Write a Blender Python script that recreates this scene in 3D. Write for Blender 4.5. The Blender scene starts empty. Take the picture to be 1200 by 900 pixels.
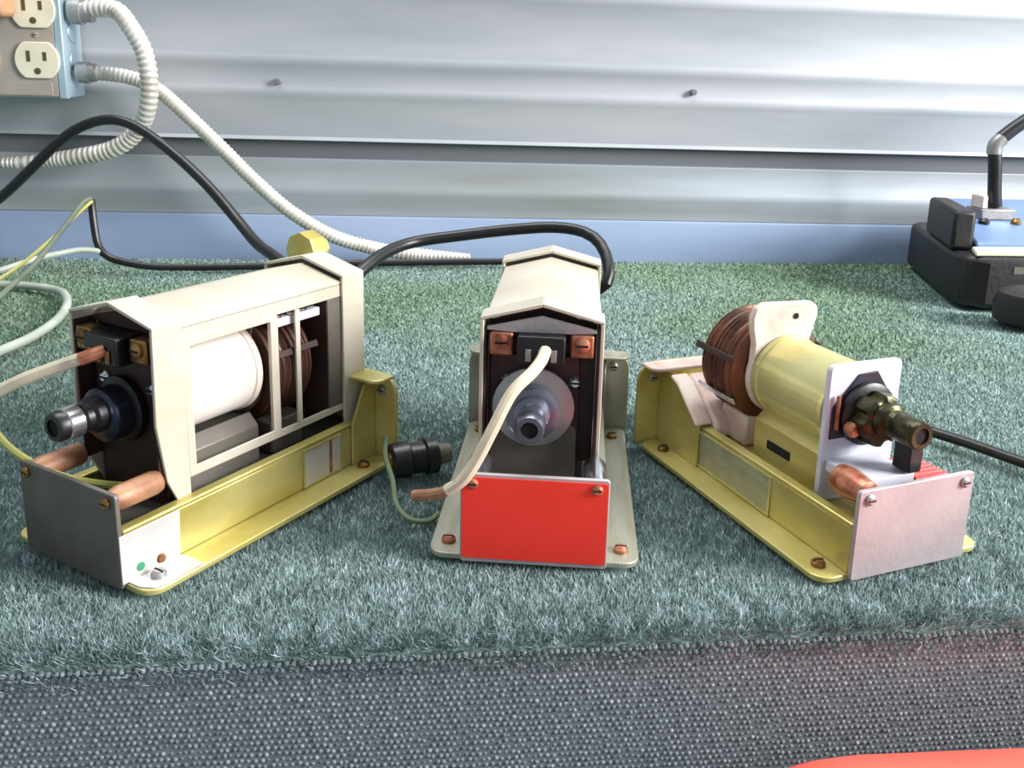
import bpy, bmesh, math, random
import numpy as np
from mathutils import Vector, Matrix
R = math.radians
PI = math.pi
random.seed(7)
rng = np.random.default_rng(7)
scn = bpy.context.scene
COL = scn.collection

# ------------------------------------------------------------------ camera
yaw, pitch, roll = R(5.0), R(13.6), R(1.4)
fw = Vector((math.sin(yaw)*math.cos(pitch), math.cos(yaw)*math.cos(pitch), -math.sin(pitch)))
r0 = Vector((math.cos(yaw), -math.sin(yaw), 0)); u0 = r0.cross(fw)
rt = r0*math.cos(roll) + u0*math.sin(roll); up = -r0*math.sin(roll) + u0*math.cos(roll)
cam_d = bpy.data.cameras.new('camera'); cam = bpy.data.objects.new('camera', cam_d); COL.objects.link(cam)
m = Matrix((rt, up, -fw)).transposed().to_4x4(); m.translation = (0, 0, 0.17)
cam.matrix_world = m
cam_d.sensor_fit = 'HORIZONTAL'; cam_d.sensor_width = 36.0
cam_d.lens = 36.0*1070/1200
cam_d.shift_y = -110/1200                 # the photograph is a crop of a taller frame
cam_d.clip_start = 0.01
cam_d.dof.use_dof = False
scn.camera = cam

# ------------------------------------------------------------------ world, lights, exposure
W = bpy.data.worlds.new('world'); scn.world = W; W.use_nodes = True
bg = W.node_tree.nodes['Background']
bg.inputs[0].default_value = (0.80, 0.90, 1.0, 1); bg.inputs[1].default_value = 0.38

def area(name, loc, target, sx, sy, power, color):
    d = bpy.data.lights.new(name, 'AREA'); d.shape = 'RECTANGLE'; d.size = sx; d.size_y = sy
    d.energy = power; d.color = color
    o = bpy.data.objects.new(name, d); COL.objects.link(o); o.location = loc
    o.rotation_euler = (Vector(target) - Vector(loc)).to_track_quat('-Z', 'Y').to_euler()
    return o
area('ceiling_light', (0.05, 0.68, 1.5), (0.05, 0.42, 0), 1.5, 0.4, 20, (1.0, 0.99, 0.97))
area('doorway_daylight', (1.75, -0.25, 0.80), (0.05, 0.42, 0.02), .7, .9, 66, (1.0, 0.985, 0.97))

vs = scn.view_settings
scn.display_settings.display_device = 'sRGB'
vs.view_transform = 'Standard'; vs.look = 'None'; vs.gamma = 1; vs.exposure = 0.36
vs.use_curve_mapping = False

# ------------------------------------------------------------------ materials
def lin(c):
    return tuple(((v/255)/12.92 if v/255 <= .04045 else ((v/255+.055)/1.055)**2.4) for v in c)

def mat(name, col, rough=.5, metal=0., col2=None, scale=60., amount=.5, bump=0., bscale=300., stretch=(1, 1, 1), spec=.5, coat=0.):
    """principled with a second colour broken in by noise (grain, stain, wear) and fine relief"""
    M = bpy.data.materials.new(name); M.use_nodes = True
    nt = M.node_tree; N = nt.nodes; L = nt.links
    b = N['Principled BSDF']
    b.inputs['Roughness'].default_value = rough; b.inputs['Metallic'].default_value = metal
    b.inputs['Specular IOR Level'].default_value = spec; b.inputs['Coat Weight'].default_value = coat
    c1 = (*lin(col), 1)
    b.inputs['Base Color'].default_value = c1
    M.diffuse_color = c1
    tc = N.new('ShaderNodeTexCoord'); mp = N.new('ShaderNodeMapping'); mp.inputs['Scale'].default_value = stretch
    L.new(tc.outputs['Object'], mp.inputs['Vector'])
    if col2 is not None:
        n = N.new('ShaderNodeTexNoise'); n.inputs['Scale'].default_value = scale; n.inputs['Detail'].default_value = 5
        L.new(mp.outputs[0], n.inputs['Vector'])
        r = N.new('ShaderNodeValToRGB')
        r.color_ramp.elements[0].position = .5-.25*amount - .05; r.color_ramp.elements[0].color = (*lin(col2), 1)
        r.color_ramp.elements[1].position = .5+.35*(1-amount) + .02; r.color_ramp.elements[1].color = c1
        L.new(n.outputs['Fac'], r.inputs[0]); L.new(r.outputs[0], b.inputs['Base Color'])
    if bump:
        n2 = N.new('ShaderNodeTexNoise'); n2.inputs['Scale'].default_value = bscale; n2.inputs['Detail'].default_value = 3
        L.new(mp.outputs[0], n2.inputs['Vector'])
        bp = N.new('ShaderNodeBump'); bp.inputs['Strength'].default_value = bump; bp.inputs['Distance'].default_value = .001
        L.new(n2.outputs['Fac'], bp.inputs['Height']); L.new(bp.outputs[0], b.inputs['Normal'])
    return M

MT = dict(
    galv=mat('galvanized_steel', (178, 180, 185), .52, .2, (148, 153, 160), 7, .6, .12, 40, (.45, 1, 2.4)),
    galv_low=mat('galvanized_steel_base_flashing', (160, 178, 206), .5, .15, (134, 152, 184), 6, .5, .2, 40, (.4, 1, 2)),
    galv_mid=mat('galvanized_steel_stained', (172, 182, 196), .5, .2, (146, 149, 148), 7, .5, .2, 40, (.35, 1, 3)),
    groove=mat('groove_shade_dark_steel', (118, 121, 126), .7, .1, (100, 104, 110), 8, .5, .2, 60, (.3, 1, 1)),  # shade of the recessed strip painted in as darker grey; screws share it
    floor=mat('concrete', (120, 118, 112), .9, 0, (96, 94, 90), 8, .5),
    ply=mat('plywood', (150, 122, 88), .8, 0, (120, 94, 64), 20, .5),
    zinc=mat('yellow_zinc_chromate', (220, 210, 144), .34, .42, (184, 170, 90), 45, .45, .15, 500, (1, .5, 1)),
    zinc_pale=mat('pale_yellow_zinc', (228, 224, 168), .26, .5, (204, 198, 126), 30, .4, .1, 500),
    steel=mat('bare_grey_steel', (186, 184, 184), .42, .65, (140, 138, 138), 40, .4, .15, 500),
    grey_zinc=mat('grey_zinc_plate', (184, 186, 172), .4, .4, (150, 146, 124), 36, .45, .15, 500, (3, .4, 1)),
    steel_bright=mat('bright_tinned_plate', (226, 224, 222), .4, .3, (202, 198, 196), 40, .35, .1, 400),
    steel_plate=mat('brushed_end_plate', (196, 188, 190), .5, .35, (164, 156, 158), 26, .5, .15, 400),
    steel_dull=mat('dull_grey_steel', (120, 116, 108), .5, .35, (92, 86, 78), 30, .5, .15, 400),
    cream=mat('cream_painted_sheet', (214, 208, 195), .38, .12, (194, 186, 166), 26, .35, .08, 400),
    cream_worn=mat('worn_cream_paint', (232, 222, 208), .5, .05, (206, 176, 166), 70, .5, .2, 300),
    maroon_coil=mat('dark_varnished_winding', (96, 60, 46), .4, .15, (58, 34, 28), 90, .5, .2, 400),
    indigo=mat('dark_insulator', (40, 38, 58), .5, 0, (24, 22, 32), 80, .5),
    maroon=mat('dark_maroon_insulation', (66, 40, 34), .6, 0, (38, 24, 22), 60, .5, .2, 300),
    coil=mat('varnished_copper_winding', (132, 84, 58), .4, .25, (74, 44, 32), 90, .5, .2, 400),
    glare_tip_white=mat('glare_and_tip_white', (246, 243, 238), .4, 0, (232, 218, 206), 40, .3, .1, 200),  # bright reflection on A's cylinder painted as near-white; C's tip uses it too
    red=mat('red_sticker', (250, 66, 46), .5, 0, (240, 52, 38), 30, .3, .06, 200),
    red_seat=mat('red_vinyl', (238, 108, 90), .5, 0, (226, 88, 74), 18, .4, .1, 200),
    black=mat('black_rubber', (24, 24, 27), .38, 0, (14, 14, 16), 80, .4, .1, 300),
    black_rough=mat('black_textured_casting', (27, 24, 25), .5, 0, (18, 16, 17), 60, .5, .3, 300),
    gun=mat('blued_steel', (70, 76, 92), .3, .75, (40, 44, 56), 80, .5),
    bluegun=mat('grey_steel_nose', (122, 126, 140), .32, .7, (80, 84, 98), 80, .5),
    chrome=mat('polished_steel', (205, 208, 214), .18, .95),
    olive=mat('olive_black_metal', (78, 76, 48), .32, .7, (26, 26, 20), 120, .55, .2, 600),
    hole=mat('dark_bore', (10, 10, 11), .9),
    brass=mat('brass_screw', (176, 138, 78), .35, .8, (110, 74, 44), 200, .5),
    copper=mat('copper_terminal', (206, 140, 110), .38, .55, (140, 78, 56), 200, .5),
    whitewire=mat('white_wire_insulation', (232, 224, 206), .45, 0, (206, 190, 160), 50, .35),
    browntip=mat('browned_wire_end', (182, 136, 104), .5, .1, (136, 92, 66), 150, .5),
    greywire=mat('pale_grey_wire', (188, 194, 186), .45, 0, (156, 164, 150), 30, .4),
    greenwire=mat('grey_green_wire', (112, 122, 104), .5, 0, (84, 96, 80), 60, .5),
    thingreen=mat('thin_green_wire', (96, 112, 84), .5),
    yellowwire=mat('yellow_green_wire', (170, 170, 92), .5),
    conduit=mat('flexible_metal_conduit', (226, 224, 218), .42, .3, (196, 188, 176), 50, .4),
    box=mat('outlet_box_steel', (182, 204, 214), .4, .45, (160, 184, 196), 20, .4),
    plate=mat('outlet_cover_plate', (178, 168, 158), .5, .15, (158, 148, 138), 20, .5),
    almond=mat('almond_plastic', (232, 226, 204), .35, 0, (220, 212, 186), 40, .3),
    slot=mat('slot_shadow_brown', (84, 74, 44), .8),
    tan=mat('tan_plug_plastic', (206, 158, 122), .5, 0, (186, 134, 100), 40, .4),
    label=mat('silver_rating_label', (184, 182, 154), .4, .35, (158, 160, 138), 110, .5, 0, 1, (1, 1, 2.4)),
    bluesteel=mat('blue_grey_steel_deck', (134, 160, 200), .42, .3, (108, 134, 176), 16, .5, .1, 200, (.4, 1, 1)),
    ivory=mat('ivory_strip', (226, 220, 186), .5, 0, (200, 206, 190), 30, .4),
    pinkred=mat('red_wire_wrap', (196, 76, 72), .45, .1),
    green=mat('green_paint_dot', (60, 140, 104), .5),
    bluewhite=mat('pale_blue_fibre', (216, 216, 228), .5, 0, (194, 196, 212), 60, .4),
)

def carpet_mat(name, ramp, use_attr=True):
    M = bpy.data.materials.new(name); M.use_nodes = True
    nt = M.node_tree; N = nt.nodes; L = nt.links; b = N['Principled BSDF']
    b.inputs['Roughness'].default_value = .95; b.inputs['Specular IOR Level'].default_value = .0
    at = N.new('ShaderNodeAttribute'); at.attribute_name = 'tint'
    r = N.new('ShaderNodeValToRGB')
    els = r.color_ramp.elements
    while len(els) < len(ramp): els.new(.5)
    for e, (p, c) in zip(els, ramp): e.position = p; e.color = (*lin(c), 1)
    if use_attr: L.new(at.outputs['Fac'], r.inputs[0])
    else:
        tc0 = N.new('ShaderNodeTexCoord'); n0 = N.new('ShaderNodeTexNoise'); n0.inputs['Scale'].default_value = 420
        n0.inputs['Detail'].default_value = 2
        L.new(tc0.outputs['Object'], n0.inputs['Vector']); L.new(n0.outputs['Fac'], r.inputs[0])
    # noise-broken green toward the back: the front's bluer light painted into the colour
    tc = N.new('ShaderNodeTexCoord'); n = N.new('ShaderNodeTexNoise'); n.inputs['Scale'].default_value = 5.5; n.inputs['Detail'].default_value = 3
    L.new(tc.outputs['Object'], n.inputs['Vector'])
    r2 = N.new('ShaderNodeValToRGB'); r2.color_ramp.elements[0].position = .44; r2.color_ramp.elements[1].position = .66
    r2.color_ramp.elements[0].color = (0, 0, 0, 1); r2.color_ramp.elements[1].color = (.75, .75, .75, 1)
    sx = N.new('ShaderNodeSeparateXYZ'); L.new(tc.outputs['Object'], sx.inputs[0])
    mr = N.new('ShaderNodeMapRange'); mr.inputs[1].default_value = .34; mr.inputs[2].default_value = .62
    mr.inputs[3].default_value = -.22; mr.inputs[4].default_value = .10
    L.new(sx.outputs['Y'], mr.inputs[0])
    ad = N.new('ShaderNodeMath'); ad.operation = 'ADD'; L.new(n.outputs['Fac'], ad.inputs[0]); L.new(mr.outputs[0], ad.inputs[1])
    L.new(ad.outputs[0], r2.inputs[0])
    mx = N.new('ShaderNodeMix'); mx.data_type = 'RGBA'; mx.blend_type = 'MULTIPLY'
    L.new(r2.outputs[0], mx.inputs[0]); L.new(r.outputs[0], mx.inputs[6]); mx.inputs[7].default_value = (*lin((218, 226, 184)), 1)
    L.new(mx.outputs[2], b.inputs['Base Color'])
    return M
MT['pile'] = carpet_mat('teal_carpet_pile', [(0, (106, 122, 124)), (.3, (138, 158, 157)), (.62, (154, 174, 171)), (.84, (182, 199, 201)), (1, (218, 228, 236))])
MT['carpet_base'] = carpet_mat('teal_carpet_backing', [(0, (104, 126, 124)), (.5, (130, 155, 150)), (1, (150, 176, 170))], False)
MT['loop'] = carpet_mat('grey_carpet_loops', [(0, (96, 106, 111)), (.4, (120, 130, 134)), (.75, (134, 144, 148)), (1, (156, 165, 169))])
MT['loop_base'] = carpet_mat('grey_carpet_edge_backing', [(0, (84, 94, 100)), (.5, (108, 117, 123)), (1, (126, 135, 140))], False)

# ------------------------------------------------------------------ mesh helpers
def bx(bm, x0, x1, y0, y1, z0, z1):
    vs_ = [bm.verts.new((x, y, z)) for z in (z0, z1) for y in (y0, y1) for x in (x0, x1)]
    for f in ((0, 2, 3, 1), (4, 5, 7, 6), (0, 1, 5, 4), (2, 6, 7, 3), (0, 4, 6, 2), (1, 3, 7, 5)):
        bm.faces.new([vs_[i] for i in f])

def prism(bm, poly, a0, a1, axis='y'):
    """extrude a 2D polygon: axis y -> poly is (x,z); axis x -> (y,z); axis z -> (x,y)"""
    def P(p, a):
        return {'y': (p[0], a, p[1]), 'x': (a, p[0], p[1]), 'z': (p[0], p[1], a)}[axis]
    A = [bm.verts.new(P(p, a0)) for p in poly]; B = [bm.verts.new(P(p, a1)) for p in poly]
    n = len(poly)
    bm.faces.new(A); bm.faces.new(B[::-1])
    for i in range(n): bm.faces.new((A[i], B[i], B[(i+1) % n], A[(i+1) % n]))

def lathe(bm, prof, axis='y', c=(0, 0, 0), n=28, closed_start=True, closed_end=True):
    """prof: list of (along, radius)"""
    rings = []
    for t, r in prof:
        ring = []
        for k in range(n):
            a = 2*PI*k/n; u, v = r*math.cos(a), r*math.sin(a)
            p = {'y': (u, t, v), 'z': (u, v, t), 'x': (t, u, v)}[axis]
            ring.append(bm.verts.new((p[0]+c[0], p[1]+c[1], p[2]+c[2])))
        rings.append(ring)
    for A, B in zip(rings, rings[1:]):
        for k in range(n): bm.faces.new((A[k], B[k], B[(k+1) % n], A[(k+1) % n]))
    if closed_start: bm.faces.new(rings[0])
    if closed_end: bm.faces.new(rings[-1][::-1])

def rrect(x0, x1, z0, z1, r, n=5, corners=(1, 1, 1, 1)):
    """rounded rectangle outline; corners: bottom-left, bottom-right, top-right, top-left"""
    pts = []
    for k, (cx, cz, a0) in enumerate(((x0+r, z0+r, 180), (x1-r, z0+r, 270), (x1-r, z1-r, 0), (x0+r, z1-r, 90))):
        if corners[k]:
            for i in range(n+1):
                a = R(a0+90*i/n); pts.append((cx+r*math.cos(a), cz+r*math.sin(a)))
        else:
            pts.append(((x0, x1, x1, x0)[k], (z0, z0, z1, z1)[k]))
    return pts

def spline(pts, step):
    P = [Vector(p) for p in pts]
    P = [P[0]*2-P[1]] + P + [P[-1]*2-P[-2]]
    out = []
    for i in range(1, len(P)-2):
        a, b, c, d = P[i-1:i+3]
        n = max(2, int((c-b).length/step))
        for k in range(n):
            t = k/n
            out.append(.5*((2*b)+(c-a)*t+(2*a-5*b+4*c-d)*t*t+(3*b-a-3*c+d)*t**3))
    out.append(P[-2])
    return out

def tube(bm, pts, rad, n=10, step=.004, ribs=None):
    """swept tube; rad a number or a function of t in 0..1; ribs=(pitch, depth) gives the rings of a flexible conduit"""
    S = spline(pts, step if not ribs else ribs[0]/4)
    rings = []; nrm = None
    for i, p in enumerate(S):
        t = (S[min(i+1, len(S)-1)]-S[max(i-1, 0)]).normalized()
        if nrm is None:
            nrm = t.orthogonal().normalized()
        nrm = (nrm - t*nrm.dot(t)).normalized(); bn = t.cross(nrm)
        r = rad(i/(len(S)-1)) if callable(rad) else rad
        if ribs: r -= ribs[1]*(0, .25, 1, .25)[i % 4]
        rings.append([bm.verts.new(p + nrm*(r*math.cos(2*PI*k/n)) + bn*(r*math.sin(2*PI*k/n))) for k in range(n)])
    for A, B in zip(rings, rings[1:]):
        for k in range(n): bm.faces.new((A[k], A[(k+1) % n], B[(k+1) % n], B[k]))
    bm.faces.new(rings[0][::-1]); bm.faces.new(rings[-1])

def obj(name, bm, m, parent=None, bev=0., ang=35, smooth=True):
    bmesh.ops.recalc_face_normals(bm, faces=bm.faces)
    me = bpy.data.meshes.new(name); bm.to_mesh(me); bm.free()
    if smooth:
        me.polygons.foreach_set('use_smooth', [True]*len(me.polygons)); me.set_sharp_from_angle(angle=R(ang))
    o = bpy.data.objects.new(name, me); COL.objects.link(o)
    me.materials.append(MT[m])
    if parent: o.parent = parent
    if bev:
        b = o.modifiers.new('bevel', 'BEVEL'); b.width = bev; b.segments = 2; b.limit_method = 'ANGLE'; b.angle_limit = R(40)
        b.harden_normals = False
    return o
def new(): return bmesh.new()
def tag(o, label, cat, group=None):
    o['label'] = label; o['category'] = cat
    if group: o['group'] = group
    return o
def thing(name, label, cat, loc=(0, 0, 0), rotz=0, group=None):
    o = bpy.data.objects.new(name, None); COL.objects.link(o); o.location = loc; o.rotation_euler = (0, 0, rotz)
    o.empty_display_size = .01
    return tag(o, label, cat, group)
def struct(o): o['kind'] = 'structure'; return o
def quick(name, fn, m, parent=None, bev=0., label=None):
    b = new(); fn(b); o = obj(name, b, m, parent, bev)
    if label: o['label'] = label
    return o
def box_part(name, dims, m, parent, bev=.0004, label=None):
    return quick(name, lambda b: bx(b, *dims), m, parent, bev, label)
def lathe_part(name, prof, m, parent, c=(0, 0, 0), axis='y', n=28, label=None, bev=0.):
    return quick(name, lambda b: lathe(b, prof, axis, c, n), m, parent, bev, label)

# ------------------------------------------------------------------ structure
b = new(); bx(b, -2.2, 2.6, -2.0, 1.2, -.95, -.90)
struct(obj('floor', b, 'floor', None))

# ribbed galvanized wall: a steel sheet folded in section (Y, z) and run along X
wy = .83
def sheet(name, pts, m, parent, x0=-1.5, x1=1.8, t=.012):
    bm = new()
    poly = [(y, z) for y, z in pts] + [(pts[-1][0]+t, pts[-1][1]), (pts[0][0]+t, pts[0][1])]
    prism(bm, poly, x0, x1, 'x')
    return obj(name, bm, m, parent, .0008, 25)
wall = sheet('wall_back', [(wy+.030, -.9), (wy+.030, .6)], 'groove', None, t=.01); struct(wall)
wall.rotation_euler = (0, R(.35), 0)
sheet('base_flashing', [(wy+.003, -.03), (wy+.0002, .0340), (wy+.0010, .0366)], 'galv_low', wall)
sheet('middle_sheet', [(wy+.001, .0365), (wy+.0015, .046), (wy-.0015, .055), (wy-.0012, .062), (wy+.0018, .070), (wy+.001, .0875)], 'galv_mid', wall)
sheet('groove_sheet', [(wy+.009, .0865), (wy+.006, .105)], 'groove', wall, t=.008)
ribs = []
for z in (.1435, .1705, .2300): ribs += [(wy, z-.006), (wy-.0008, z-.003), (wy-.0013, z), (wy-.0013, z+.003), (wy-.0008, z+.0055), (wy, z+.008)]
sheet('upper_sheet', [(wy-.002, .1035), (wy, .107)] + ribs + [(wy, .30), (wy-.0015, .3045), (wy-.0015, .3075), (wy, .312), (wy, .6)], 'galv', wall, t=.014)
for x, z in ((.2316, .155), (-.137, .154)):
    quick('sheet_screw', lambda bm: lathe(bm, [(wy-.006, .0014), (wy-.0058, .0026), (wy-.003, .0028), (wy+.004, .0028)], 'y', (x, 0, z), 10), 'groove', wall)

# ------------------------------------------------------------------ workbench and carpet
FE = .2500                                   # front edge of the bench board
bench = thing('workbench', 'long plywood workbench carrying the teal carpet along the ribbed steel wall', 'workbench', (0, .54, -.05))
bench_bm = new(); bx(bench_bm, -1.3, 1.6, FE+.030-.54, .822-.54, -.0, .0435)
obj('bench_board', bench_bm, 'ply', bench, .001)
ap = new(); bx(ap, -1.3, 1.6, FE+.030-.54, FE+.050-.54, -.085, -.001)
obj('apron_board', ap, 'ply', bench, .001)
for lx in (-1.25, 1.55):
    for ly in (FE+.052, .775):
        lg = new(); bx(lg, lx-.03, lx+.03, ly-.54, ly-.54+.04, -.85, -.001); obj('leg', lg, 'ply', bench)

carpet = new()
sec = [(.826, -.0035), (FE+.012, -.0035), (FE+.005, -.0042), (FE+.0015, -.0066), (FE, -.011), (FE, -.125)]
prism(carpet, sec[:] + [(FE+.0035, -.125), (FE+.0035, -.0062), (.826, -.0062)], -1.3, 1.6, 'x')
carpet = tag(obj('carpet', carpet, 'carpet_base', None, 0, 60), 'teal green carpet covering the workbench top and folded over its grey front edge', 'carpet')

SKEW = .024                                   # the bench front is not quite parallel to the wall
def skew(me):
    n = len(me.vertices); co = np.empty(n*3); me.vertices.foreach_get('co', co); co = co.reshape(-1, 3)
    co[:, 1] += SKEW*co[:, 0]*np.clip((.40-co[:, 1])/.14, 0, 1); me.vertices.foreach_set('co', co.reshape(-1)); me.update()
skew(carpet.data)
DEV = {'A': ((-.1216, .2935), -35.5), 'B': ((.035, .2893), -9.0), 'C': ((.1677, .2816), 17.0)}
def make_pile():
    P = []
    y = FE-.0004
    while y < .822:
        s = .0020*max(y, .24)*(1 if y < .5 else 1.15); w = .62*y+.13
        x0, x1 = -w+.08*y, w+.1*y
        n = int((x1-x0)/s)
        xs = x0 + (np.arange(n)+rng.random(n))*s
        ys = y + rng.random(n)*s
        P.append(np.stack([xs, ys], 1)); y += s
    P = np.concatenate(P); P = P[P[:, 1] < .823]
    yraw = P[:, 1].copy(); P[:, 1] += SKEW*P[:, 0]*np.clip((.40-yraw)/.14, 0, 1)
    fe = FE+SKEW*P[:, 0]
    keep = np.ones(len(P), bool); rim = np.zeros(len(P), bool)
    for (ox, oy), a in DEV.values():
        a = R(a); dx, dy = P[:, 0]-ox, P[:, 1]-oy
        lx, ly = dx*math.cos(a)+dy*math.sin(a), -dx*math.sin(a)+dy*math.cos(a)
        keep &= ~((np.abs(lx) < .0362) & (ly > .001) & (ly < .1270))
        rim |= (np.abs(lx) < .0392) & (ly > -.004) & (ly < .1310)
    inm = (P[:, 0] > .4035+(P[:, 1]-.668)*.2826) & (P[:, 1] > .642) & (P[:, 0] < .71) & (P[:, 1] < .816)
    keep &= ~inm; P = P[keep]; fe = fe[keep]; rim = rim[keep]
    n = len(P); sc = np.maximum(P[:, 1], .24)*.0022
    ang = rng.random(n)*2*PI; wd = sc*(.75+.5*rng.random(n)); h = np.interp(P[:, 1], [.25, .36, .8], [.0030, .0024, .0022])*(.7+.6*rng.random(n)); h[rim] = np.minimum(h[rim], .0032)
    edge = P[:, 1] < fe+.012
    zb = np.full(n, -.0037)
    t = np.clip((fe+.012-P[:, 1])/.011, 0, 1); zb = np.interp(P[:, 1]-fe, [-.0004, 0, .0015, .005, .012], [-.0145, -.0115, -.0068, -.0044, -.0037])
    lean = rng.normal(0, .38, (n, 2))*h[:, None]
    lean[edge, 1] -= h[edge]*.8*t[edge]**2
    V = np.zeros((n, 3, 3))
    V[:, 0, 0] = P[:, 0]-np.cos(ang)*wd; V[:, 0, 1] = P[:, 1]-np.sin(ang)*wd*.4; V[:, 0, 2] = zb
    V[:, 1, 0] = P[:, 0]+np.cos(ang)*wd; V[:, 1, 1] = P[:, 1]+np.sin(ang)*wd*.4; V[:, 1, 2] = zb
    V[:, 2, 0] = P[:, 0]+lean[:, 0]; V[:, 2, 1] = P[:, 1]+lean[:, 1]; V[:, 2, 2] = zb+h
    # neighbouring tufts share yarn, so the tint has clumps a few tufts wide
    g = rng.random((700, 700)); ci = ((P[:, 0]+1)/.004).astype(int) % 700; cj = (P[:, 1]/.004).astype(int) % 700
    tint = np.clip(.45*g[ci, cj]+.55*rng.random(n), 0, 1)
    tint = .5+(tint-.5)*np.interp(P[:, 1], [.25, .42, .8], [1.15, .7, .4])
    me = bpy.data.meshes.new('pile')
    me.vertices.add(3*n); me.vertices.foreach_set('co', V.reshape(-1))
    me.loops.add(3*n); me.loops.foreach_set('vertex_index', np.arange(3*n))
    me.polygons.add(n); me.polygons.foreach_set('loop_start', np.arange(n)*3)
    me.update(calc_edges=True)
    at = me.attributes.new('tint', 'FLOAT', 'POINT'); at.data.foreach_set('value', np.repeat(tint, 3))
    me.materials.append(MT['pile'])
    o = bpy.data.objects.new('pile', me); COL.objects.link(o); o.parent = carpet; o['kind'] = 'stuff'
    o['label'] = 'short teal and blue-grey cut pile'
make_pile()
def make_loops():
    """rows of woven loops on the carpet's hanging front edge"""
    dx, dz = .0021, .0021
    nx, nz = int(.70/dx), int(.066/dz)
    V = []; F = []; T = []
    k = 6
    for j in range(nz):
        zc = -.0085-j*dz
        for i in range(nx):
            xc = -.28+(i+(.5 if j % 2 else 0))*dx+rng.normal(0, .0002); z = zc+rng.normal(0, .00018)
            rx, rz, d = dx*.56, dz*.54, .0007+.0004*rng.random()
            s = len(V)
            for rr, dd in ((1, 0), (.72, .75)):
                for q in range(k):
                    a = 2*PI*q/k
                    V.append((xc+rx*rr*math.cos(a), FE+.0004-d*dd, z+rz*rr*math.sin(a)))
            V.append((xc, FE-d, z))
            for q in range(k):
                q2 = (q+1) % k
                F.append((s+q, s+q2, s+k+q2, s+k+q)); F.append((s+k+q, s+k+q2, s+2*k))
            T += [float(np.clip(.5+rng.normal(0, .2), 0, 1))]*(2*k+1)
    me = bpy.data.meshes.new('woven_loops'); me.from_pydata(V, [], F); me.update(); skew(me)
    me.polygons.foreach_set('use_smooth', [True]*len(me.polygons))
    at = me.attributes.new('tint', 'FLOAT', 'POINT'); at.data.foreach_set('value', T)
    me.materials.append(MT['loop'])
    o = bpy.data.objects.new('woven_loops', me); COL.objects.link(o); o.parent = carpet; o['kind'] = 'stuff'
    o['label'] = 'grey woven carpet loops on the hanging front edge'
make_loops()
eb = new(); bx(eb, -1.3, 1.6, FE-.0003, FE+.0005, -.125, -.0105)
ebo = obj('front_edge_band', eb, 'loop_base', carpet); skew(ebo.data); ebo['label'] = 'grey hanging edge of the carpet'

# ------------------------------------------------------------------ the three devices
def gable(hw, z0, ze, zp, inset=0.):
    return [(-hw+inset, z0), (hw-inset, z0), (hw-inset, ze-inset*.5), (0, zp-inset), (-hw+inset, ze-inset*.5)]

def screw(parent, c, r, m='brass', axis='z', h=.0016, name='screw', label=None):
    """slotted round-head screw"""
    bm = new()
    lathe(bm, [(0, r), (h*.55, r), (h, r*.6)], axis, c, 14)
    o = obj(name, bm, m, parent)
    if label: o['label'] = label
    q = new(); d = r*.75
    if axis == 'z': bx(q, c[0]-d, c[0]+d, c[1]-r*.14, c[1]+r*.14, c[2]+h*.8, c[2]+h*1.04)
    elif axis == 'y':
        bx(q, c[0]-d, c[0]+d, c[1]+h*1.04 if h < 0 else c[1]+h*.8, c[1]+h*.8 if h < 0 else c[1]+h*1.04, c[2]-r*.14, c[2]+r*.14)
    obj('slot', q, 'hole', o)
    return o

def ring_frame(bm, outer, inner, x0, x1, axis='x'):
    """flat frame between two quads with equal corner counts"""
    def P(p, a): return {'x': (a, p[0], p[1]), 'y': (p[0], a, p[1])}[axis]
    n = len(outer)
    vo = [[bm.verts.new(P(p, a)) for p in outer] for a in (x0, x1)]
    vi = [[bm.verts.new(P(p, a)) for p in inner] for a in (x0, x1)]
    for i in range(n):
        j = (i+1) % n
        bm.faces.new((vo[0][i], vo[0][j], vi[0][j], vi[0][i])); bm.faces.new((vo[1][i], vi[1][i], vi[1][j], vo[1][j]))
        bm.faces.new((vo[0][i], vo[1][i], vo[1][j], vo[0][j])); bm.faces.new((vi[0][i], vi[0][j], vi[1][j], vi[1][i]))

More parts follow.
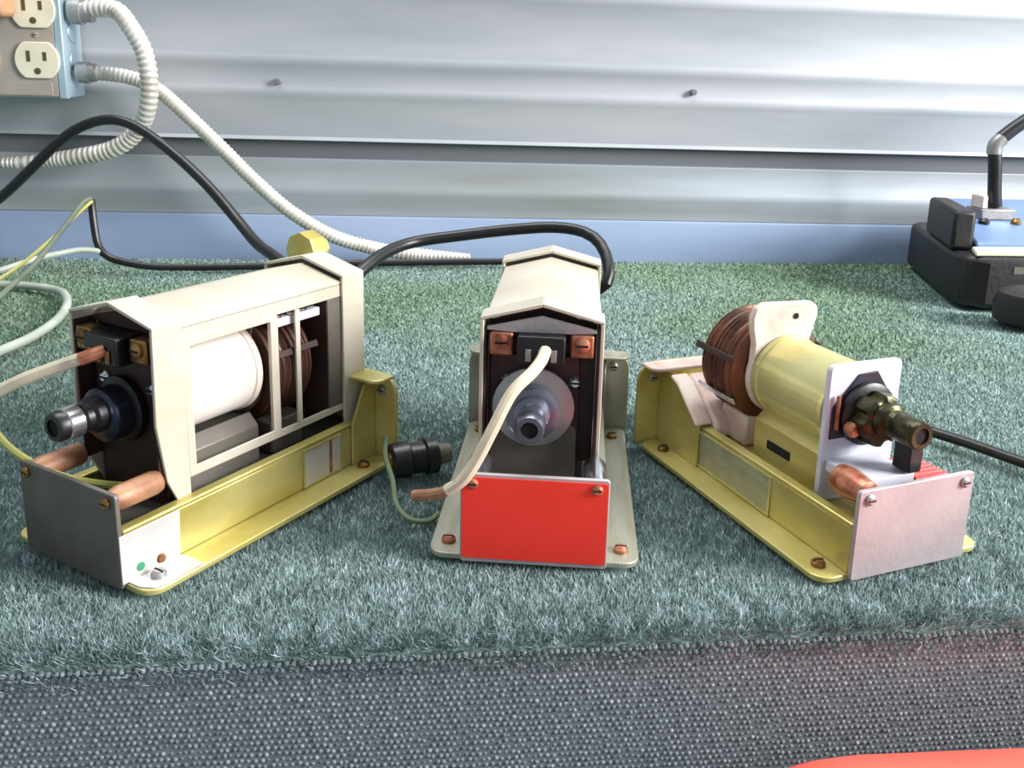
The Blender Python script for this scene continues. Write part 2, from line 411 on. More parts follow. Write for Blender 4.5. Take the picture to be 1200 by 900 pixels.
LEN = .126
def device(key, label):
    (ox, oy), rot = DEV[key]
    t = thing('solenoid_actuator', label, 'actuator', (ox, oy, .0002), R(rot), 'solenoid actuators in a row on the carpet')
    base = {'A': 'zinc', 'B': 'grey_zinc', 'C': 'zinc'}[key]
    # --- hat-section base
    H = .0195
    for s in (-1, 1):
        fl = new()
        xa, xb = (.0235, .0375)
        poly = rrect(xa, xb, 0, LEN+.001, .006, 5, (0, 1, 1, 0))
        prism(fl, [(s*x, y) for x, y in poly], 0, .0022, 'z')
        obj('base_flange', fl, base, t, .0004)
        sw = new(); bx(sw, min(s*.0240, s*.0256), max(s*.0240, s*.0256), .0003, LEN, .0023, H)
        obj('channel_side', sw, base, t, .0005)
        lip = new(); bx(lip, min(s*.0215, s*.0258), max(s*.0215, s*.0258), .0003, LEN, H+.0001, H+.0015)
        obj('channel_lip', lip, base, t, .0005)
    box_part('deck', (-.0213, .0213, .0003, LEN-.0002, .0145, .0160), 'steel_dull' if key != 'C' else base, t)
    # --- end plate
    ep = new(); prism(ep, rrect(-.0258, .0258, .0004, .0340, .0012, 3), -.0018, 0, 'y')
    obj('end_plate', ep, 'steel_plate' if key != 'A' else 'steel_dull', t, .0003)
    if key == 'B':
        st = new(); prism(st, rrect(-.0252, .0252, .0022, .0328, .0008, 2), -.0022, -.0018, 'y')
        obj('sticker', st, 'red', t)['label'] = 'plain bright red rectangular sticker'
    for s in (-1, 1):
        screw(t, (s*.0215, -.0018, .0305), .0020, {'A': 'brass', 'B': 'copper', 'C': 'steel'}[key], 'y', -.0014, 'plate_screw')
        if key == 'C':
            continue
        so = new(); lathe(so, [(0, .0034), (.003, .0042), (.0165, .0042), (.0185, .0036), (.0190, .0028)], 'y', (s*.0208, .0001, .0303), 18)
        obj('standoff', so, 'browntip' if key == 'A' else 'chrome', t)
    if key == 'A':
        for s in (1,):
            tb_ = new()
            prism(tb_, [(-.0016, .0024), (.0215, .0024), (.0225, .0196), (-.0016, .0196)], .0257, .0262, 'x'); obj('side_tab', tb_, 'steel_bright', t, .0002)
            tb_ = new(); prism(tb_, [(.0263, .0006), (.0315, .0006), (.0362, .0030), (.0370, .0070), (.0370, .0225), (.0263, .0225)], .0023, .0027, 'z'); obj('foot_tab', tb_, 'steel_bright', t, .0002)
    # --- flange screws
    for s in (-1, 1):
        screw(t, (s*.0312, .0085, .0022 if key != 'A' else .0027), .0026, {'A': 'steel', 'B': 'copper', 'C': 'brass'}[key], 'z', .0022, 'flange_screw')
        screw(t, (s*.0312, LEN-.012, .0022), .0026, 'brass', 'z', .0022, 'flange_screw')
    if key == 'A':
        lathe_part('paint_dot', [(.0261, .0016), (.0265, .0015)], 'green', t, (0, .0055, .0060), 'x', 12, 'small green dot')
        lathe_part('rivet', [(.0261, .0018), (.0272, .0014)], 'brass', t, (0, .0135, .0052), 'x', 12)
    # --- rear plate with a folded top
    rp = new(); prism(rp, rrect(-.0385, .0385, .0004, .0405, .009, 6, (0, 0, 1, 1)), LEN+.0012, LEN+.0030, 'y')
    obj('rear_plate', rp, base, t, .0004)
    rl = new()
    poly = rrect(-.0375, .0375, 0, .0115, .0050, 5, (1, 1, 0, 0))
    prism(rl, [(x, LEN+.0012-.0115+y) for x, y in poly], .0392, .0408, 'z')
    if key == 'C':
        ro = obj('rear_fold', rl, 'cream_worn', t, .0005); ro['label'] = 'rear top fold with worn cream and pink paint'
        rm = new()
        prism(rm, [(LEN-.0120, .0387), (LEN-.0185, .0366), (LEN-.0345, .0246), (LEN-.0375, .0215), (LEN-.0375, .0166), (LEN-.0120, .0166)], -.0212, -.0090, 'x')
        ro = obj('rear_ramp', rm, 'cream_worn', t, .0018); ro['label'] = 'sloping worn cream block at the rear corner'
        rm = new()
        prism(rm, [(LEN-.0120, .0386), (LEN-.0185, .0366), (LEN-.0340, .0240), (LEN-.0350, .0222), (LEN-.0330, .0222), (LEN-.0180, .0345), (LEN-.0120, .0366)], -.0300, -.0214, 'x')
        obj('ramp_edge', rm, 'cream_worn', t, .0009)
    else:
        obj('rear_fold', rl, base, t, .0005)
    for s in (-1, 1):
        gs = new(); prism(gs, [(LEN+.001, .0023), (LEN+.001, .0385), (LEN-.010, .0362), (LEN-.018, .0335), (LEN-.0325, .0215), (LEN-.0325, .0023)] if key == 'C' else
              [(LEN+.001, .0023), (LEN+.001, .0375), (LEN-.006, .0365), (LEN-.014, .021), (LEN-.014, .0023)], s*.0260, s*.0272, 'x')
        obj('rear_gusset', gs, base, t, .0003)
        screw(t, (s*.0310, LEN+.0012, .0330), .0022, 'steel', 'y', -.0016, 'rear_screw')
    # --- rating label on the channel side
    for s in ((1,) if key != 'C' else (-1,)):
        y0, y1 = (.045, .106) if key == 'C' else (.084, .105)
        lb = new(); bx(lb, min(s*.02562, s*.0259), max(s*.02562, s*.0259), y0, y1, .0035, .0180)
        lo = obj('rating_label', lb, 'label' if key == 'C' else 'steel_bright', t, 0); lo['label'] = 'silver rating label, print worn away'
        if key == 'A':
            ls = new(); bx(ls, .0259, .0261, .0985, .1000, .0035, .0180); obj('label_stripe', ls, 'copper', lo)
        fr = new(); ring_frame(fr, [(y0-.001, .0026), (y1+.001, .0026), (y1+.001, .0189), (y0-.001, .0189)],
                               [(y0, .0035), (y1, .0035), (y1, .0180), (y0, .0180)], s*.0257, s*.0262)
        obj('label_frame', fr, 'zinc_pale' if key != 'B' else 'steel', lo)
    # --- solenoid inside
    AX = .0500; DX = -.0025
    cyl = new()
    k_ = 1.0 if key == 'C' else 1.10
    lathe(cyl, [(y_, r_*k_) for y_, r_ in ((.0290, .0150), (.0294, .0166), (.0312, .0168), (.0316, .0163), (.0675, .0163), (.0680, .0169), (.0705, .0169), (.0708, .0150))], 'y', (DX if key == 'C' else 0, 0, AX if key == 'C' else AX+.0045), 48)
    obj('solenoid_body', cyl, {'A': 'glare_tip_white', 'B': 'steel', 'C': 'zinc_pale'}[key], t)
    fp = new(); prism(fp, rrect(-.0190, .0140, .0162, .0690, .0022, 4), .0258, .0284, 'y')
    obj('front_plate', fp, 'maroon' if key != 'C' else 'bluewhite', t, .0004)
    sd = new(); prism(sd, [(-.0165, .0162), (.0165, .0162), (.0165, .0330), (.0120, .0375), (.0085, .0352), (-.0085, .0352), (-.0120, .0375), (-.0165, .0330)], .0300, .0690, 'y')
    obj('saddle', sd, base if key == 'C' else 'steel_dull', t, .0004)
    ct = new(); bx(ct, -.0169, -.0166, .046, .060, .0235, .0270); obj('saddle_slot', ct, 'hole', t)
    rd = new()
    disc = [(DX+.0174*math.cos(R(a)), AX+.0174*math.sin(R(a))) for a in range(160, 411, 10)]
    prism(rd, disc + [(.0105, .0700), (.0118, .0740), (.0112, .0780), (.0080, .0800), (-.0150, .0808), (-.0190, .0790), (-.0205, .0750), (-.0200, .0700), (-.0185, .0640)], .0711, .0745, 'y')
    rdo = obj('rear_disc_plate', rd, 'cream_worn' if key == 'C' else 'steel_dull', t, .0008)
    if key == 'C': rdo['label'] = 'cream painted eared plate behind the cylinder'
    lathe_part('ear_hole', [(.0709, .0013), (.0707, .0013)], 'hole', t, (.0005, 0, .0745), 'y', 12)
    # copper winding behind, each turn ring on show
    wn = new(); prof = [(.0748, .012)]
    nturn = 11
    for k in range(nturn):
        y0 = .0755+k*.0022
        rr = .0218+.0012*math.sin(k*1.7)
        prof += [(y0, rr-.0012), (y0+.0007, rr), (y0+.0014, rr)]
    prof += [(.0755+nturn*.0022, .0200), (.1006, .012)]
    lathe(wn, prof, 'y', (DX-.001, 0, AX+.0008), 36)
    obj('winding', wn, 'coil' if key == 'C' else 'maroon_coil', t, 0, 50)
    for a in (165, 212, 20):
        sp = new(); bx(sp, -.0014, .0014, .0752, .1008, .0228, .0240)
        bmesh.ops.rotate(sp, verts=sp.verts, cent=(0, 0, 0), matrix=Matrix.Rotation(R(90-a), 3, 'Y'))
        bmesh.ops.translate(sp, verts=sp.verts, vec=(DX-.001, 0, AX+.0008)); obj('winding_strap', sp, 'chrome' if a == 212 else 'maroon', t, .0003)
    fs = new(); bx(fs, -.0140, .0140, .0780, .0960, .0162, .0300); obj('winding_foot', fs, 'steel_dull' if key != 'C' else 'cream_worn', t, .001)
    # --- nose: washer, ring nut, stepped tube with a bore
    nose = {'A': 'gun', 'B': 'bluegun', 'C': 'olive'}[key]
    wr = .0030 if key == 'B' else 0
    lathe_part('washer', [(.0216, .0102), (.0226, .0120+wr), (.0246, .0120+wr), (.0249, .0115+wr)], 'black' if key != 'B' else 'steel', t, (DX, 0, AX), 'y', 30)
    nt = new()
    prof_r = []
    n = 48
    for yy, base_r in ((.0140, .0078), (.0150, .0096), (.0200, .0100), (.0222, .0094)):
        ring = []
        for k in range(n):
            a = 2*PI*k/n
            rr = base_r*(1.0 if (k % 8) < 5 or key != 'C' else .84)
            ring.append(nt.verts.new((DX+rr*math.cos(a), yy, AX+rr*math.sin(a))))
        prof_r.append(ring)
    for A_, B_ in zip(prof_r, prof_r[1:]):
        for k in range(n): nt.faces.new((A_[k], B_[k], B_[(k+1) % n], A_[(k+1) % n]))
    nt.faces.new(prof_r[0]); nt.faces.new(prof_r[-1][::-1])
    obj('ring_nut', nt, nose, t)
    tb = new()
    lathe(tb, [(.0138, .0066), (.0110, .0064), (.0100, .0050), (.0080, .0047), (.0072, .0052), (-.0016, .0052), (-.0026, .0046), (-.0027, .0030), (.0040, .0029)], 'y', (DX, 0, AX+.0012), 28)
    no = obj('nose_tube', tb, 'black' if key == 'A' else nose, t)
    lathe_part('bore', [(-.0019, .00302), (.0030, .00302)], 'hole', no, (DX, 0, AX+.0012), 'y', 20)
    if key == 'A':
        lathe_part('tube_highlight', [(.0009, .00528), (.0012, .0057), (.0060, .0057), (.0064, .00528)], 'chrome', no, (DX, 0, AX+.0012), 'y', 28, 'bright band modelled as the highlight on the black tube')  # highlight on the black tube put in as a chrome ring
    if key == 'C':
        # open front furniture: fibre shelf, insulated terminal nut, red wrapped wires
        di = new(); prism(di, [(-.0172, .0410), (.0090, .0410), (.0090, .0560), (.0020, .0655), (-.0060, .0650), (-.0172, .0530)], .0250, .0257, 'y')
        obj('insulator', di, 'indigo', t, .0002)
        box_part('fibre_shelf', (-.0175, .0060, .0062, .0255, .0288, .0330), 'bluewhite', t, .0005)
        box_part('shelf_block', (.0015, .0075, .0050, .0130, .0335, .0440), 'black', t, .0006)
        cn = new(); lathe(cn, [(.0020, .0020), (.0030, .0044), (.0120, .0058), (.0170, .0052), (.0180, .0030)], 'y', (-.0178, 0, .0300), 16)
        o = obj('terminal_nut', cn, 'copper', t)
        lathe_part('tip', [(.0006, .0016), (.0022, .0020)], 'glare_tip_white', o, (-.0178, 0, .0300), 'y', 12, label='white tip')
        box_part('wire_tray', (.0065, .0222, .0020, .0240, .0266, .0296), 'cream_worn', t, .0004)
        for k in range(8):
            lathe_part('wrapped_wire', [(.0068, .0008), (.0216, .0008)], 'pinkred', t, (0, .0040+k*.0026, .0302), 'x', 8)
        for s in (1,):
            cs = new(); bx(cs, -.0160, -.0150, .0236, .0249, .045, .058); obj('plate_clip', cs, 'copper', t)
        lathe_part('front_stud', [(.0218, .0026), (.0190, .0030), (.0178, .0022)], 'copper', t, (-.0118, 0, .0465), 'y', 12)
        return t
    # --- cover of the other two
    web = new(); prism(web, gable(.0196, .0275, .0808, .0856), .0286, .0292, 'y')
    obj('inner_web', web, 'maroon', t)
    gy = (.0196, .0210) if key == 'B' else (.0262, .0284)
    gp = new(); prism(gp, [(-.0195, .0798), (-.0100, .0792), (.0100, .0792), (.0195, .0798), (.0195, .0808), (0, .0853), (-.0195, .0808)], gy[0], gy[1], 'y')
    obj('gable_gusset', gp, 'steel' if key == 'B' else 'maroon', t)
    if key == 'B':
        lp = new(); prism(lp, rrect(-.0186, .0136, .0164, .0430, .003, 3), .0250, .0257, 'y'); obj('lower_plate', lp, 'steel_dull', t, .0003)
    tbk = new(); bx(tbk, -.0085, .0085, .0150, .0256, .0690, .0790); tbo = obj('terminal_block', tbk, 'black', t, .0006)
    tbo['label'] = 'black terminal block between the two terminals'
    for k in (-1, 0, 1):
        box_part('contact', (k*.0045-.0010, k*.0045+.0010, .0143, .0150, .0700, .0745), 'brass' if key == 'A' else 'steel', tbo, .0002)
    for s in (-1, 1):
        tm = new(); bx(tm, s*.0144-.0042, s*.0144+.0042, .0190, .0256, .0705, .0790)
        o = obj('terminal', tm, 'brass' if key == 'A' else 'copper', t, .0008)
        screw(o, (s*.0144, .0190, .0755), .0028, 'brass' if key == 'A' else 'copper', 'y', -.0016)
    for s in (-1, 1):
        screw(t, (s*.0125, .0258, .0595), .0024, 'chrome', 'y', -.0022, 'web_screw')
    cv = 'cream'
    roof = new()
    poly = [(-.0209, .0812), (0, .0865), (.0209, .0812), (.0209, .0826), (0, .0879), (-.0209, .0826)]
    prism(roof, poly, .0300, .1135, 'y')
    obj('cover_roof', roof, cv, t, .0003)
    for s in (-1, 1):
        def side(bm, y0, y1, z0, z1, a=.0198, c=.0209):
            bx(bm, min(s*a, s*c), max(s*a, s*c), y0, y1, z0, z1)
        sm = new()
        side(sm, .0300, .1135, .0762, .0811)                       # top rail
        obj('cover_rail', sm, cv, t, .0002)
        sm = new(); side(sm, .0300, .1135, .0262, .0290)           # bottom rail
        obj('cover_rail', sm, cv, t, .0002)
        for y0, y1 in ((.0300, .0335), (.0725, .0770), (.0865, .0890), (.1050, .1135)):
            pb = new(); side(pb, y0, y1, .0292, .0760); obj('cover_post', pb, cv if y0 < .1 else 'steel_dull', t, .0002)
        fr = new(); ring_frame(fr, [(.0312, .0268), (.0752, .0268), (.0752, .0772), (.0312, .0772)],
                               [(.0345, .0305), (.0722, .0305), (.0722, .0745), (.0345, .0745)], s*.0210, s*.0219)
        obj('window_frame', fr, cv, t, .0003)
        tw = new(); bx(tw, s*.0165-.002, s*.0165+.002, .0790, .1030, .0700, .0735); obj('terminal_strip', tw, 'bluewhite', t, .0004)
        for yy in (.0810, .0880, .0950):
            screw(t, (s*.0165, yy, .0736), .0019, 'chrome', 'z', .0014, 'terminal_screw')
    bk = new(); bx(bk, -.0196, .0196, .1050, .1064, .0262, .0800); obj('rear_bulkhead', bk, 'maroon', t)
    # front and rear hoods: a strap bent round the gable, tapering at its feet
    def hood(name, y0, y1, hw, ze, zp, zb, taper):
        bm = new(); th = .0014
        for s in (-1, 1):
            poly = [(y0+.0008, ze), (y0, .5*(ze+zb)), (y0+taper*.35, zb+.012), (y0+taper, zb), (y1, zb), (y1, ze)] if taper > 0 else \
                   [(y0, ze), (y0, zb), (y1, zb), (y1, ze)]
            prism(bm, poly, s*hw, s*(hw-th), 'x')
            prism(bm, [(s*hw, ze-.0002), (s*hw, ze+.0010), (0, zp+.0012), (0, zp-.0002)], y0+.0008 if taper > 0 else y0, y1, 'y')
        return obj(name, bm, cv, t, .0003)
    hood('front_hood', .0185, .0312, .0221, .0832, .0888, .0168, .0085)
    hood('rear_hood', .1128, .1262, .0224, .0842, .0898, .0205, 0)
    rw = new(); prism(rw, gable(.0209, .0205, .0838, .0892), .1236, .1252, 'y'); obj('rear_web', rw, cv, t)
    kn = new(); lathe(kn, [(.1262, .0050), (.1275, .0085), (.1290, .0088), (.1360, .0088), (.1372, .0080), (.1374, .0055), (.1410, .0055), (.1415, .0040)],
                      'y', (-.0150 if key == 'A' else .008, 0, .0885 if key == 'A' else .0600), 8)
    obj('cable_gland', kn, 'zinc' if key == 'A' else 'black', t)['label'] = 'olive yellow cable gland behind the hood' if key == 'A' else 'black cable gland'
    for s in (-1, 1):
        ln = new(); bx(ln, min(s*.0199, s*.0205), max(s*.0199, s*.0205), .0196, .0284, .0285, .0806); obj('hood_liner', ln, 'maroon', t)
    # --- loose lead
    if key == 'A':
        pts = [(.0005, .0150, .0735), (-.004, .010, .0715), (-.010, .0080, .0690), (-.021, .0015, .0640), (-.031, -.0035, .0585), (-.0385, -.0035, .0530), (-.0415, -.0020, .0470),
               (-.0385, -.0010, .0400), (-.0300, .0003, .0345), (-.018, .0045, .0290), (-.010, .0090, .0262), (.002, .0125, .0262), (.012, .0125, .0285)]
        l = new(); tube(l, pts[:5], .0021, 10, .002); lo = obj('lead_wire', l, 'whitewire', t); lo['label'] = 'white lead with copper end'
        l = new(); tube(l, pts[4:], .0014, 8, .002); l2 = obj('lead_wire', l, 'yellowwire', t); l2['label'] = 'thin yellow-green lead curling back over the end plate'
        l = new(); tube(l, [(.0018, .0160, .0742), (.0000, .0135, .0732), (-.0035, .0100, .0715)], .0023, 10, .001); obj('lead_tip', l, 'copper', lo)
    else:
        pts = [(.0016, .0150, .0745), (.0006, .0110, .0722), (-.0025, .0060, .0690), (-.0089, .0005, .0632), (-.0150, -.0038, .0510), (-.0197, -.0050, .0410), (-.0243, -.0055, .0335), (-.0300, -.0045, .0285)]
        l = new(); tube(l, pts, .0021, 10, .002); lo = obj('lead_wire', l, 'whitewire', t); lo['label'] = 'white lead hanging from the terminal block past the red plate'
        l = new(); tube(l, [pts[-2], pts[-1], (-.0345, -.0030, .0262), (-.0425, .0000, .0236)], .0020, 10, .002); obj('lead_tip', l, 'browntip', lo)['label'] = 'browned bare end'
    return t
device('A', 'cream-hooded actuator on yellow channel base, leftmost of the three, white window in its side')
device('B', 'cream-hooded actuator with bright red end plate, between the other two')
device('C', 'uncovered actuator with bare yellow cylinder and copper winding, rightmost of the three')

# ------------------------------------------------------------------ outlet box and conduits
ob = thing('outlet_box', 'grey metal outlet box with almond receptacles on the steel wall, top left', 'outlet box', (-.345, .83, .1385))
X0, X1, D0, D1, ZT = -.052, .0480, -.047, -.006, .100        # local extents
bb = new(); bx(bb, X0, X1, D0+.002, D1, 0, ZT); obj('box_body', bb, 'box', ob, .0015)
cp = new(); prism(cp, rrect(X0+.0005, X1-.0060, .0010, ZT, .002, 3), D0-.0006, D0+.0018, 'y'); obj('cover_plate', cp, 'plate', ob, .0005)
rf = new(); bx(rf, X1-.0060, X1+.0006, D0-.001, D0+.006, -.0006, ZT); obj('box_flange', rf, 'box', ob, .001)
lipb = new(); bx(lipb, X0+.001, X1-.0105, D0-.0014, D0-.0006, .0020, .0120); obj('lower_lip', lipb, 'plate', ob, .0003)
def receptacle(cx, cz):
    bm = new()
    poly = []
    r = .0172; hz = .0142
    for k in range(40):
        a = 2*PI*k/40; x, z = r*math.cos(a), r*math.sin(a)
        poly.append((cx+x, cz+max(-hz, min(hz, z))))
    prism(bm, poly, D0-.0030, D0-.0006, 'y'); o = obj('receptacle', bm, 'almond', ob, .0006)
    for s, hgt in ((-1, .0042), (1, .0034)):
        q = new(); bx(q, cx+s*.0063-.0014, cx+s*.0063+.0014, D0-.0033, D0-.0029, cz+.003-hgt, cz+.003+hgt); obj('slot', q, 'slot', o)
    lathe_part('ground_hole', [(D0-.0033, .0026), (D0-.0029, .0026)], 'slot', o, (cx, 0, cz-.0085), 'y', 12)
for gx in (.0280, -.0180):
    receptacle(gx, .0295); receptacle(gx, .0685)
    screw(ob, (gx, D0-.0006, .0490), .0022, 'plate', 'y', -.0012)
for kz in (.018, .040, .062):
    lathe_part('knockout', [(X1+.0002, .0085), (X1+.0008, .0080)], 'box', ob, (0, -.026, kz+.012), 'x', 20)
tp = new(); bx(tp, -.030, .0165, D0-.026, D0-.0034, .0615, .096)
tag(obj('plug', tp, 'tan', None, .004), 'tan plug pushed into the outlet box at the top left corner', 'plug'); bpy.data.objects['plug'].location = (-.345, .83, .1385)

def conduit(name, pts, r, ribs, label, ends):
    t = thing(name, label, 'conduit', pts[0], 0)
    rel = [tuple(a-b_ for a, b_ in zip(p, pts[0])) for p in pts]
    c = new(); tube(c, rel, r, 14, .004, ribs); obj('ribbed_sleeve', c, 'conduit', t, 0, 80)
    f = new(); lathe(f, ends, 'x', (0, 0, 0), 16); obj('connector', f, 'steel', t, 0)
    return t
conduit('flexible_conduit', [(-.2885, .797, .2070), (-.272, .794, .2095), (-.2560, .79, .2085), (-.2442, .782, .1972), (-.2325, .776, .1775), (-.2290, .774, .1542), (-.2335, .778, .1310),
                             (-.2480, .79, .1110), (-.2701, .795, .0965), (-.3071, .80, .0885), (-.351, .805, .0835), (-.46, .81, .078)], lambda t: .0074-.0026*min(1, max(0, (t-.55)/.2)), (.0046, .0013),
        'ribbed flexible conduit looping off the outlet box top and back to the left', [(-.0055, .010), (.004, .0105), (.004, .0085), (.012, .0085)])
conduit('flexible_conduit', [(-.2890, .800, .1590), (-.2702, .802, .1582), (-.2499, .8030, .1549), (-.2305, .8, .1464), (-.2076, .79, .1290), (-.1758, .783, .0994), (-.1483, .779, .0721),
                             (-.1212, .778, .0485), (-.0903, .783, .0285), (-.0591, .792, .0165), (-.0223, .800, .0088), (.0318, .8050, .0050)], lambda t: .0062-.0030*max(0, (t-.86)/.14), (.0036, .0009),
        'ribbed flexible conduit sloping from the outlet box side down to the bench behind the actuators', [(-.0040, .0085), (.005, .009), (.005, .0075), (.010, .0075)])

# ------------------------------------------------------------------ cables
def cable(name, pts, r, m, label, cat='cable', n=12, step=.005, extra=None):
    b_ = new(); tube(b_, pts, r, n, step); return tag(obj(name, b_, m), label, cat)
cable('power_cable', [(-.345, .565, .010), (-.318, .563, .032), (-.2769, .56, .0739), (-.2559, .56, .0889), (-.2378, .555, .1038), (-.2149, .55, .1238), (-.1981, .545, .1335), (-.182, .54, .137), (-.1668, .535, .1333), (-.1448, .52, .1216), (-.1237, .505, .1063),
                      (-.1056, .49, .0903), (-.0912, .47, .0804), (-.0790, .450, .0775), (-.0680, .434, .0735), (-.0590, .4130, .0660), (-.0549, .4040, .0625)], .0029, 'black',
      'thin black cable arching high over the left actuator from the left edge')
gc = thing('split_cable', 'black cord lying along the wall foot, standing up where its leads split off', 'cable', (-.2714, .75, .0))
def rel(pts, o): return [tuple(a-b_ for a, b_ in zip(p, o)) for p in pts]
o_ = (-.2714, .75, 0)
q = new(); tube(q, rel([(-.2762, .758, .0600), (-.2756, .757, .0500), (-.2740, .754, .0380), (-.2705, .75, .0230), (-.2615, .749, .0135), (-.2344, .748, .0075), (-.2000, .755, .0050),
                        (-.1506, .7640, .0042), (-.0814, .7760, .0042), (-.007, .7850, .0042), (.0313, .7880, .0042), (.0698, .7890, .0042), (.11, .78, .0042)], o_), .0030, 10, .005)
obj('cord', q, 'black', gc)
q = new(); tube(q, rel([(-.2762, .758, .0600), (-.2790, .750, .0590), (-.2812, .72, .0471), (-.2825, .69, .0368), (-.2840, .66, .0262), (-.2850, .63, .0205), (-.2870, .61, .0152), (-.2900, .57, .0090)], o_), .0019, 8, .005)
obj('lead', q, 'greenwire', gc)['label'] = 'grey-green lead running down towards the left edge'
q = new(); tube(q, rel([(-.2750, .756, .0585), (-.2800, .742, .0520), (-.2860, .722, .0420), (-.2930, .705, .0330), (-.302, .68, .0220), (-.3150, .66, .0120)], o_), .0013, 8, .005)
obj('lead', q, 'yellowwire', gc)['label'] = 'thin yellow-green lead'
q = new(); tube(q, rel([(-.2690, .7490, .0190), (-.2786, .735, .0230), (-.2892, .72, .0230), (-.3044, .71, .0202), (-.321, .69, .0159), (-.3348, .68, .0130), (-.36, .67, .006)], o_), .0022, 8, .005)
obj('lead', q, 'greywire', gc)['label'] = 'white lead bowed out to the left edge'
cable('grey_cable', [(-.2720, .4900, .0028), (-.2576, .5122, .0028), (-.2529, .5328, .0028), (-.2468, .5624, .0028), (-.2476, .6038, .0028), (-.2577, .6466, .0028), (-.2754, .6793, .0028), (-.3035, .6960, .0028), (-.332, .7010, .0028), (-.37, .70, .0028)],
      .0029, 'greywire', 'pale grey cable loop lying flat on the carpet at the left edge')
cable('power_cable', [(-.0470, .4300, .0620), (-.0420, .4330, .0670), (-.0337, .4450, .0735), (-.0247, .46, .0778), (-.0108, .475, .0804), (.014, .48, .0833), (.0413, .48, .0867), (.0635, .475, .0890), (.0783, .468, .0878), (.0858, .46, .0828), (.0884, .45, .0743),
                      (.0866, .4430, .0661), (.0800, .4460, .0615), (.0705, .4430, .0600), (.0664, .4320, .0600)], .0031, 'black', 'thick black cable bridging from the left actuator to behind the middle one')
cable('power_cable', [(.1500, .4200, .0120), (.170, .430, .0060), (.200, .4240, .0030), (.2220, .4130, .0028), (.2404, .4003, .0028), (.2530, .3840, .0028), (.2659, .3619, .0028), (.285, .335, .0028), (.32, .31, .0028)],
      .0026, 'black', 'black cable leaving the uncovered actuator towards the right edge')

# black connector and thin wire between left and middle actuators
pc = thing('cable_connector', 'small black round connector on the carpet left of the red end plate', 'connector', (-.0095, .362, .0), R(20)); pc.scale = (.86, .86, .86)
q = new(); lathe(q, [(-.011, .0050), (-.0100, .0085), (-.002, .0092), (-.001, .0078), (.006, .0078), (.007, .0092), (.0125, .0090), (.013, .0060)], 'x', (0, 0, .0098), 22); obj('shell', q, 'black', pc)
q = new(); lathe(q, [(.0130, .0056), (.0200, .0046), (.0205, .0030)], 'x', (0, 0, .0098), 16); obj('strain_relief', q, 'steel_dull', pc)
q = new(); lathe(q, [(-.0108, .0048), (-.0120, .0040), (-.0125, .0015)], 'x', (0, 0, .0098), 16); obj('contact_face', q, 'brass', pc)
cable('thin_wire', [(-.0205, .3700, .0150), (-.0200, .3560, .0120), (-.0165, .3420, .0080), (-.0145, .3300, .0035), (-.0093, .3220, .0012), (-.0020, .3205, .0010), (.0020, .3260, .0012)], .0011, 'thingreen',
      'thin green wire bent in a loop beside the red end plate', 'wire', 8, .002)

# ------------------------------------------------------------------ black machine at the right
mc = thing('lever_machine', 'black cast machine base with blue-grey deck and raised lever at right edge', 'machine', (.52, .72, 0))
def L(x, y): return (x-.52, y-.72)
foot = [L(.4085, .6440), L(.70, .6440), L(.70, .815), L(.452, .815), L(.446, .805)]
foot = [L(.4180, .6420), L(.70, .6420), L(.70, .815), L(.450, .815), L(.4420, .806), L(.4030, .668), L(.4045, .652)]
q = new(); prism(q, foot, .0005, .0400, 'z'); obj('base', q, 'black_rough', mc, .004)
q = new(); prism(q, [L(.4035, .674), L(.4205, .6715), L(.4440, .752), L(.4280, .757)], .0402, .0712, 'z'); obj('end_block', q, 'black_rough', mc, .003)
q = new(); prism(q, [L(.4225, .6700), L(.70, .6700), L(.70, .79), L(.4570, .79)], .0402, .0660, 'z')
for v in q.verts:
    if v.co.z > .05 and v.co.y < -.02: v.co.z = .0465
obj('deck', q, 'bluesteel', mc, .002)
q = new(); prism(q, [L(.4090, .648), L(.70, .648), L(.70, .6690), L(.4180, .6690)], .0402, .0440, 'z'); obj('front_strip', q, 'ivory', mc, .001)
q = new(); bx(q, .437-.52, .70-.52, .6415-.72, .6419-.72, .028, .0335); obj('front_line', q, 'steel_dull', mc)
q = new(); bx(q, .458-.52, .488-.52, .726-.72, .750-.72, .0560, .0650); obj('lever_bracket', q, 'steel', mc, .001)
q = new(); bx(q, .4585-.52, .4635-.52, .7280-.72, .7450-.72, .0652, .0760); obj('bracket_ear', q, 'cream_worn', mc, .001)
screw(mc, (.4560-.52, .718-.72, .0546), .0045, 'black', 'z', .004, 'bolt')
screw(mc, (.4840-.52, .718-.72, .0546), .0040, 'brass', 'z', .004, 'bolt')
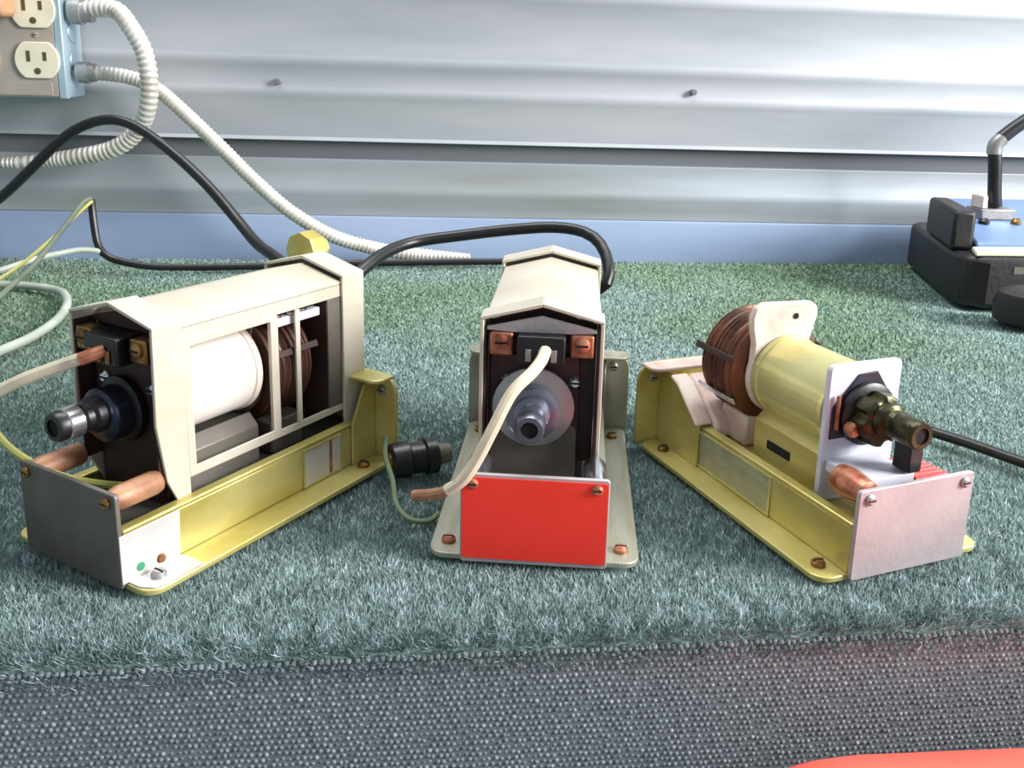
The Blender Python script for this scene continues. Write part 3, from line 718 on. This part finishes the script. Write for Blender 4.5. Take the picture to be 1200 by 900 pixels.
q = new(); tube(q, rel([(0.4750, 0.7350, 0.0661), (0.4724, 0.7350, 0.0779), (0.4694, 0.7360, 0.1045), (0.4678, 0.7366, 0.1137)], (.52, .72, 0)), .0056, 12, .006); lv = obj('lever_post', q, 'black', mc)
q = new(); tube(q, rel([(0.4680, 0.7366, 0.1106), (0.4680, 0.7366, 0.1183), (0.4729, 0.7366, 0.1234)], (.52, .72, 0)), .0062, 12, .002); obj('elbow', q, 'steel', mc)
q = new(); tube(q, rel([(0.4719, 0.7366, 0.1234), (0.4904, 0.7366, 0.1378), (0.5426, 0.7366, 0.1700), (0.5579, 0.7366, 0.1792)], (.52, .72, 0)), .0058, 12, .006); obj('lever_arm', q, 'black', mc)
# black rounded rubber foot in front of it
q = new(); lathe(q, [(.0006, .018), (.004, .0225), (.016, .0235), (.0235, .0205), (.0265, .013), (.0272, .004)], 'z', (0, 0, 0), 30)
tag(obj('rubber_bumper', q, 'black_rough'), 'rounded black rubber bumper at right edge in front of the lever machine', 'bumper').location = (.4240, .600, 0)

# ------------------------------------------------------------------ red padded seat in front of the bench
st = thing('shop_stool', 'red padded stool seat close to the bench front at lower right', 'stool', (.27, .06, -.9))
def seat_outline(g): return rrect(-.205+g, .20-g, -.16+g, .1735-g, .06, 8)
q = new()
levels = [(-.058, .012), (-.054, .003), (-.048, 0), (-.036, .001), (-.0315, .005), (-.0295, .014)]
rings = []
for z, g in levels: rings.append([q.verts.new((x, y, .9+z)) for x, y in seat_outline(g)])
for A_, B_ in zip(rings, rings[1:]):
    n_ = len(A_)
    for k in range(n_): q.faces.new((A_[k], A_[(k+1) % n_], B_[(k+1) % n_], B_[k]))
q.faces.new(rings[0][::-1]); q.faces.new(rings[-1]); obj('seat', q, 'red_seat', st, 0, 60)
lathe_part('stem', [(.05, .022), (.8415, .022)], 'chrome', st, (0, 0, 0), 'z', 20)
lathe_part('foot_plate', [(.0005, .18), (.02, .17), (.05, .03)], 'black', st, (0, 0, 0), 'z', 32)
